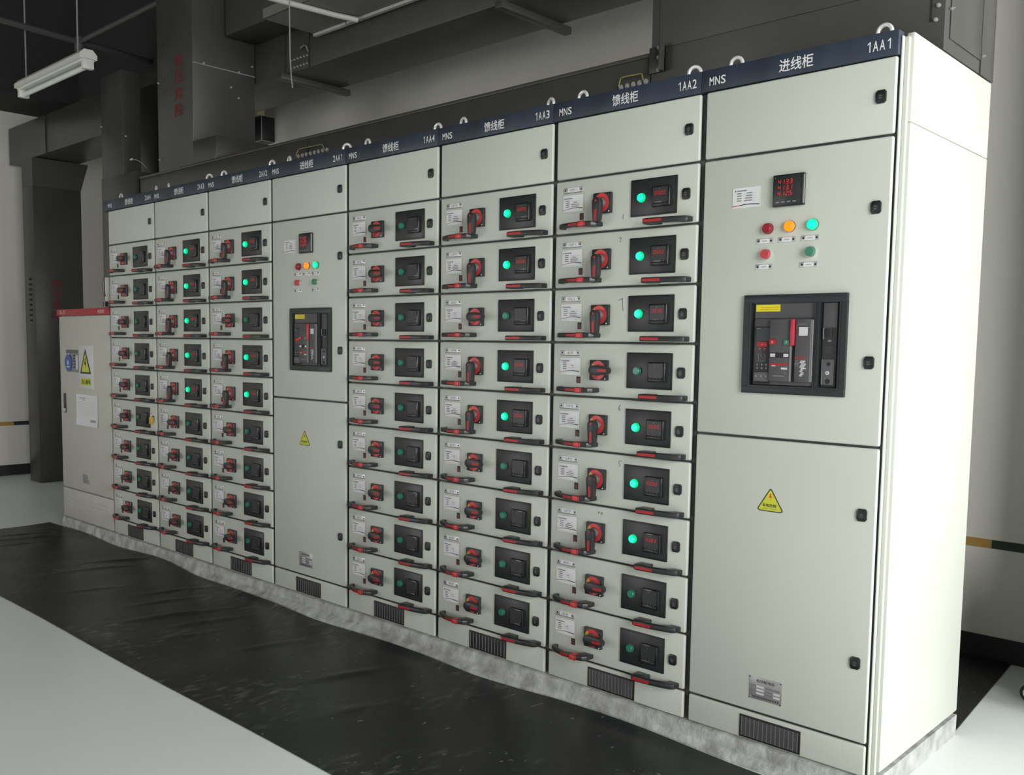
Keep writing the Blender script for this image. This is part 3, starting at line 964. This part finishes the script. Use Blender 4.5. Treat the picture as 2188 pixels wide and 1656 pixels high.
# ------------------------------------------------------------------ red-topped compensation cabinet at the far left
q = thing('distribution_cabinet', (-5.185, .25, .0729), 'beige grey cabinet with red header, yellow warning board and pinned paper, far left', 'cabinet')
QO = (5.185, -.25, -.0729)
w = MB(); w.box(-5.575, -4.797, .020, .50, .0729, 1.472, 'ql_paint'); w.build('body', q, QO)
w = MB(); w.box(-5.590, -4.797, -.006, .03, 1.4330, 1.4755, 'red_strip', .0015); hd = w.build('header_strip', q, QO)
for body, x0, x1 in (('QL-Z5', -5.540, -5.450), ('电容柜', -4.945, -4.850)):
    w = MB(); w.text(body, x0, x1, 1.4420, 1.4665, -.0068, 'pale_red_letter', .01); w.build('lettering', hd)
w = MB(); w.box(-5.568, -4.800, 0, .022, .2830, 1.4285, 'ql_paint', .003); dr = w.build('door', q, QO)
w = MB(); w.box(-5.568, -4.800, 0, .022, .0760, .2730, 'ql_paint', .003); kp = w.build('kick_panel', q, QO)
w = MB()
for k in range(3): w.prism([(-.0005, .2235 - k * .028), (-.006, .2180 - k * .028), (-.0005, .2155 - k * .028)], 'x', -5.500, -4.865, 'ql_paint')
w.build('louvre', kp)
w = MB(); w.box(-5.255, -5.040, -.005, .001, .9600, 1.2410, 'tag_white', .0015)
y = -.0056
w.poly([(-5.2300, y, 1.0560), (-5.0700, y, 1.0560), (-5.0680, y, 1.0610), (-5.1470, y, 1.2150), (-5.1530, y, 1.2150), (-5.2320, y, 1.0610)], 'dark_ink')
y = -.0060
w.poly([(-5.2110, y, 1.0680), (-5.0890, y, 1.0680), (-5.1500, y, 1.1900)], 'sign_yellow')
y = -.0064
w.poly([(-5.152, y, 1.160), (-5.140, y, 1.160), (-5.150, y, 1.130), (-5.135, y, 1.132), (-5.152, y, 1.082), (-5.147, y, 1.116), (-5.165, y, 1.112)], 'dark_ink')
w.flat(-5.225, -5.070, .9800, 1.0280, -.0056, 'sign_yellow'); w.text('当心触电', -5.215, -5.080, .9880, 1.0210, -.0060, 'dark_ink', .02)
w.build('warning_board', dr)
w = MB(); w.box(-5.4500, -5.2600, -.004, .001, 1.0620, 1.2080, 'mid_grey', .001); w.box(-5.4500, -5.2650, -.0055, -.003, 1.1850, 1.2080, 'grey_plastic')
for k in range(5): w.flat(-5.340, -5.308, 1.0900 + .019 * k, 1.1000 + .019 * k, -.0045, 'dark_ink')
w.flat(-5.302, -5.270, 1.0800, 1.1720, -.0045, 'tag_white')
w.build('notice_plate', dr)
w = MB(); w.cyl((-5.4120, -.004, 1.1220), '-y', .055, .006, 'blue_tag', 36); w.flat(-5.424, -5.402, 1.110, 1.135, -.0105, 'tag_white'); w.flat(-5.438, -5.388, 1.092, 1.100, -.0105, 'tag_white'); w.cyl((-5.412, -.004, 1.180), '-y', .006, .004, 'tag_white', 12)
w.build('round_tag', dr)
w = MB()
n = 6
for k in range(n):
    z0 = .7160 + (.9200 - .7160) * k / n; z1 = .7160 + (.9200 - .7160) * (k + 1) / n
    yy = lambda z: -.002 - .004 * max(0, (.80 - z) / .084) ** 2
    w.poly([(-5.3150, yy(z0), z0), (-4.9880, yy(z0), z0), (-4.9880, yy(z1), z1), (-5.3150, yy(z1), z1)], 'paper')
w.flat(-5.265, -5.165, .893, .899, -.0028, 'pale_ink'); w.flat(-5.225, -5.175, .882, .886, -.0028, 'pale_ink')
for k in range(7): w.flat(-5.280, -5.030, .866 - k * .0125, .8668 - k * .0125, -.0028, 'pale_ink')
w.flat(-5.09, -5.02, .745, .760, -.0080, 'pale_ink')
w.build('paper_notice', dr)
w = MB(); w.box(-5.5170, -5.4830, -.004, .001, .7860, .9160, 'black_plastic', .001); w.box(-5.5120, -5.4880, -.008, -.003, .7900, .8150, 'zinc', .001); w.build('lock_handle', dr)
w = MB(); w.box(-5.2380, -5.1460, -.002, .0005, .3350, .3970, 'rating_metal', .0005)
for k in range(4): w.flat(-5.228, -5.158 + .004 * (k % 2), .343 + k * .013, .349 + k * .013, -.0024, 'ink')
w.build('rating_plate', dr)

# ------------------------------------------------------------------ busbar ducts above and behind the row
DG = 'dark grey busbar ducts'


def bolt(parent, p, ax='-y', r=.008, loc=(0, 0, 0)):
    w = MB(); w.cyl(p, ax, r, .006, 'bolt_zinc', 8); w.cyl(Vector(p) + Vector({'-y': (0, -.006, 0), 'x': (.006, 0, 0)}[ax]), ax, r * .55, .005, 'bolt_zinc', 8)
    return w.build('bolt', parent, loc)


w = MB(); w.box(-4.87, -.970, .25, .69, 2.1265, 2.305, 'duct_paint', .002)
for x in (-3.035,): w.box(x - .004, x + .004, .246, .252, 2.115, 2.306, 'dark_gap')
w.box(-4.87, -.970, .243, .252, 2.297, 2.310, 'duct_paint', .001)
enc = tag(w.build('busbar_duct'), 'dark grey busbar enclosure lying along the cabinet tops behind the name strips', 'busbar duct', DG)


def earth_joint(x0, x1, zb_):
    n = 8 if x1 - x0 > .2 else 5
    for k in range(n): bolt(enc, (x0 + (x1 - x0) * k / (n - 1), .252, zb_ + .003 * (k / n)), r=.010)
    w = MB(); p = []
    for k in range(13):
        t = k / 12; e = min(1, min(t, 1 - t) / .12)
        p.append((x0 + (x1 - x0) * t, .232 - .004 * math.sin(t * 6), zb_ + .028 * math.sin(e * math.pi / 2) + .002 * t))
    w.tube(p, .0024, 'wire_green', 8); w.build('earth_wire', enc)


earth_joint(-1.093, -.985, 2.214)
earth_joint(-3.122, -2.880, 2.222)

# tall riser over the near cabinet
w = MB(); w.box(-.965, .030, .25, .69, 2.1265, ZC, 'duct_paint', .002)
w.box(-.930, -.008, .246, .252, 2.318, 4.2, 'duct_paint', .001)
w.box(.0303, .0335, .290, .560, 2.165, 4.2, 'duct_paint', .001)
w.box(.0303, .0335, .566, .688, 2.125, 4.2, 'duct_paint', .001)
ris = tag(w.build('busbar_duct'), 'broad grey busbar riser standing on the near 1AA1 cabinet, running up out of view', 'busbar duct', DG)
w = MB(); w.box(-.968, -.905, .240, .251, 2.236, 2.325, 'duct_paint', .002); w.box(-.912, -.905, .215, .251, 2.236, 2.325, 'duct_paint', .001)
br = w.build('bracket', ris)
for z in (2.318, 2.285, 2.243): bolt(br, (-.925, .240, z), r=.007)
for p in ((.006, .25, 2.212), (.012, .25, 2.25), (.0, .25, 2.30)): bolt(ris, p, r=.006)
for p in ((.033, .283, 2.245), (.033, .283, 2.32), (.033, .572, 2.18)): bolt(ris, p, 'x', .0045)
w = MB(); w.box(-.012, -.006, .2485, .251, 2.21, 4.2, 'dark_gap'); w.build('seam', ris)

# riser with red lettering over 2AA4
w = MB(); w.box(-4.62, -4.19, .25, .66, 2.3105, ZC, 'duct_paint', .002)
w.box(-4.195, -4.184, .25, .66, 2.888, 2.894, 'mid_grey')
w.box(-4.186, -3.925, .245, .66, 2.311, 2.44, 'duct_paint', .002)
r2 = tag(w.build('busbar_duct'), 'tall dark busbar riser with four red characters, second from the left', 'busbar duct', DG)
for k, ch in enumerate('高压危险'):
    w = MB(); w.text(ch, -4.405, -4.300, 2.895 - k * .095, 2.970 - k * .095, .2490, 'duct_red', .02); w.build('lettering', r2)
for p in ((-4.604, .25, 2.843), (-4.597, .25, 2.383)): bolt(r2, p, r=.006)
for p in ((-4.19, .321, 2.900), (-4.19, .550, 2.897), (-4.19, .496, 2.797), (-4.19, .546, 2.744), (-4.19, .643, 3.243), (-4.19, .640, 2.949)): bolt(r2, p, 'x', .006)

# slimmer riser behind the red-topped cabinet
w = MB(); w.box(-5.42, -5.11, .51, .655, 0.072, 3.0, 'duct_paint', .002)
w.box(-5.42, -5.11, .25, .372, 1.48, 3.02, 'duct_paint', .002)
w.box(-5.42, -5.10, .37, .52, 1.48, 2.30, 'duct_paint', .002)
w.box(-5.42, -4.93, .243, .40, 1.48, 2.355, 'duct_paint', .002)
r3 = tag(w.build('busbar_duct'), 'slim dark vertical duct rising behind the red-topped cabinet', 'busbar duct', DG)
w = MB(); w.cyl((-5.105, .30, 2.455), 'x', .007, .02, 'tag_white', 10); w.tube([(-5.09, .30, 2.455), (-5.06, .32, 2.45), (-5.04, .35, 2.43), (-5.03, .37, 2.40)], .003, 'mid_grey', 6); w.build('cable_tie', r3)
bolt(r3, (-5.107, .27, 2.60), 'x', .006); bolt(r3, (-5.41, .25, 2.70), r=.006)

# floor-standing riser at the far left
w = MB(); w.box(-7.92, -7.68, .63, 1.04, 0.0, 2.60, 'duct_paint', .002)
w.prism([(.63, 2.60), (1.04, 2.60), (1.11, 2.84), (.63, 2.84)], 'x', -7.92, -7.68, 'duct_paint')
r4 = tag(w.build('busbar_duct'), 'dark floor-standing duct column with faint red characters, far left', 'busbar duct', DG)
for k, ch in enumerate('高压危险'):
    w = MB(); w.text(ch, .76, .86, 1.735 - k * .095, 1.81 - k * .095, 0, 'duct_red', .02, fn=lambda p: (-7.6792, p[0], p[2])); w.build('lettering', r4)
w = MB()
for k in range(9):
    for s in (0, 1): w.cyl((-7.80 + s * .03, .63, 1.80 - k * .045), '-y', .008, .008, 'dark_gap', 8)
w.build('bolt_pair', r4)

# long horizontal duct along the back wall
w = MB(); w.box(-8.30, -.98, .665, 1.055, 2.85, 3.17, 'duct_paint', .002)
for x in (-7.45, -3.86, -3.62): w.box(x - .004, x + .004, .660, .667, 2.85, 3.17, 'dark_gap')
h5 = tag(w.build('busbar_duct'), 'long dark horizontal duct hung along the back wall above the cabinets', 'busbar duct', DG)
for zz in (2.905, 2.86):
    for k in range(6): bolt(h5, (-3.80 + k * .032, .665, zz + .012), r=.006)
w = MB(); w.tube([(-3.70, .655, 2.965), (-3.66, .65, 2.972), (-3.635, .65, 2.965), (-3.62, .655, 2.93)], .004, 'mid_grey', 6); w.build('earth_wire', h5)
for x in (-3.86, -2.08):
    w = MB(); w.box(x - .022, x + .022, .62, 1.12, 2.815, 2.849, 'duct_paint', .002)
    br = w.build('bracket', h5)
    for yy in (.65, .78): bolt(br, (x, yy, 2.822), r=.007)

# elbow box joining the lettered riser to the horizontal duct
w = MB(); w.box(-4.165, -3.48, .45, .655, 3.08, ZC, 'duct_paint', .002)
tag(w.build('busbar_duct'), 'dark box section near the ceiling between lettered riser and horizontal duct', 'busbar duct', DG)

# ------------------------------------------------------------------ ceiling services
lp = thing('ceiling_light', (-5.72, .065, 3.03), 'unlit white fluorescent batten hung on two rods, upper left', 'ceiling light')
LO = (5.72, -.065, -3.03)
w = MB(); w.prism([(.010, 3.052), (.120, 3.052), (.120, 3.082), (.092, 3.112), (.038, 3.112), (.010, 3.082)], 'x', -6.28, -5.16, 'lamp_white')
w.box(-6.28, -5.16, .030, .100, 3.040, 3.054, 'lamp_white')
bd = w.build('housing', lp, LO)
w = MB(); w.cyl((-6.24, .065, 3.012), 'x', .017, 1.04, 'tube_glass', 16); w.build('tube', lp, LO)
for x in (-6.28, -5.20):
    w = MB(); w.box(x, x + .04, .030, .100, 2.992, 3.045, 'lamp_white', .006); w.build('end_holder', lp, LO)
for x in (-6.20, -5.32):
    w = MB(); w.cyl((x, .065, 3.10), 'z', .006, ZC - 3.10, 'mid_grey', 8); w.build('rod', lp, LO)

w = MB()
z = 3.45
w.tube([(-5.95, -1.3, z), (-6.17, .43, z), (-6.24, 1.0, z)], .022, 'pipe_dark', 10); w.tube([(-6.17, .43, z), (-4.70, .43, z)], .018, 'pipe_dark', 10)
w.cyl((-6.17, .43, z - .07), 'z', .035, .10, 'pipe_dark', 12); w.cyl((-6.17, .43, z - .10), 'z', .015, .05, 'pipe_dark', 10)
tag(w.build('sprinkler_pipe'), 'dark sprinkler pipe with a branch and drop below the ceiling, upper left', 'pipe')

w = MB(); w.box(-3.52, -.98, .30, .62, 3.00, 3.006, 'tray_grey'); w.box(-3.52, -3.225, .618, .640, 2.985, 3.012, 'conduit_white', .001); w.box(-3.215, -.98, .618, .640, 2.985, 3.012, 'conduit_white', .001)
w.box(-3.52, -.98, .298, .304, 3.0, 3.05, 'tray_grey')
tag(w.build('cable_tray'), 'grey cable tray with a pale lip hung below the ceiling, top centre', 'cable tray')
w = MB(); w.tube([(-3.35, -.9, 3.0), (-3.17, .28, 2.985), (-3.14, .50, 2.985), (-3.11, .56, 2.980), (-3.09, .598, 2.975)], .014, 'conduit_white', 10)
tag(w.build('conduit'), 'pale thin conduit bending down to the cable tray lip', 'conduit')
w = MB(); w.tube([(-2.83, 0, ZC), (-2.826, 0, 2.86), (-2.822, 0, 2.60), (-2.812, 0, 2.50), (-2.803, 0, 2.455)], .0032, 'mid_grey', 6)
tag(w.build('hanging_wire'), 'single thin grey wire hanging loose from the ceiling', 'wire')

w = MB(); w.box(-5.645, -5.455, 1.46, 1.53, 3.012, 3.080, 'aged_box', .004); w.box(-5.645, -5.440, 1.49, 1.609, 2.82, 3.010, 'black_plastic', .003)
tag(w.build('junction_box'), 'small pale and black junction box high on the back wall beside the lettered riser', 'junction box')

# ------------------------------------------------------------------ loose bits
w = MB(); w.box(-4.160, -4.128, -.066, -.050, .800, .842, 'yellow_plastic', .003); w.tube([(-4.150, -.058, .842), (-4.152, -.058, .856), (-4.144, -.058, .862), (-4.136, -.058, .856), (-4.138, -.058, .842)], .0025, 'zinc', 6)
tag(w.build('safety_tag'), 'small yellow tag hooked over a drawer handle of cabinet 2AA3', 'tag')
w = MB(); w.box(-4.806, -4.798, -.020, .01, 1.49, 1.66, 'ql_paint', .001); w.tube([(-4.802, -.022, 1.66), (-4.808, -.026, 1.62), (-4.808, -.026, 1.58), (-4.800, -.022, 1.545)], .006, 'soft_black', 8)
w.box(-4.815, -4.790, -.030, -.005, 1.478, 1.515, 'black_plastic', .002)
tag(w.build('wire_bracket'), 'small bent pale bracket with black clip above the red header', 'bracket')

tr = thing('trolley', (.30, 1.22, 0), 'dark wheeled trolley with one silver-hubbed wheel showing at the right edge', 'trolley')
TO = (-.30, -1.22, 0)
w = MB(); w.cyl((.121, 1.195, .031), 'y', .031, .026, 'rubber_tyre', 28); w.cyl((.121, 1.192, .031), 'y', .020, .032, 'zinc', 24, .018); w.cyl((.121, 1.186, .031), 'y', .006, .008, 'chrome', 12); w.build('wheel', tr, TO)
w = MB(); w.box(.19, .50, 1.06, 1.255, .070, .50, 'soft_black', .01); w.box(.105, .21, 1.200, 1.216, .028, .09, 'zinc', .002); w.build('frame', tr, TO)  # body stands out of view, added to cast a shadow beside the wheel
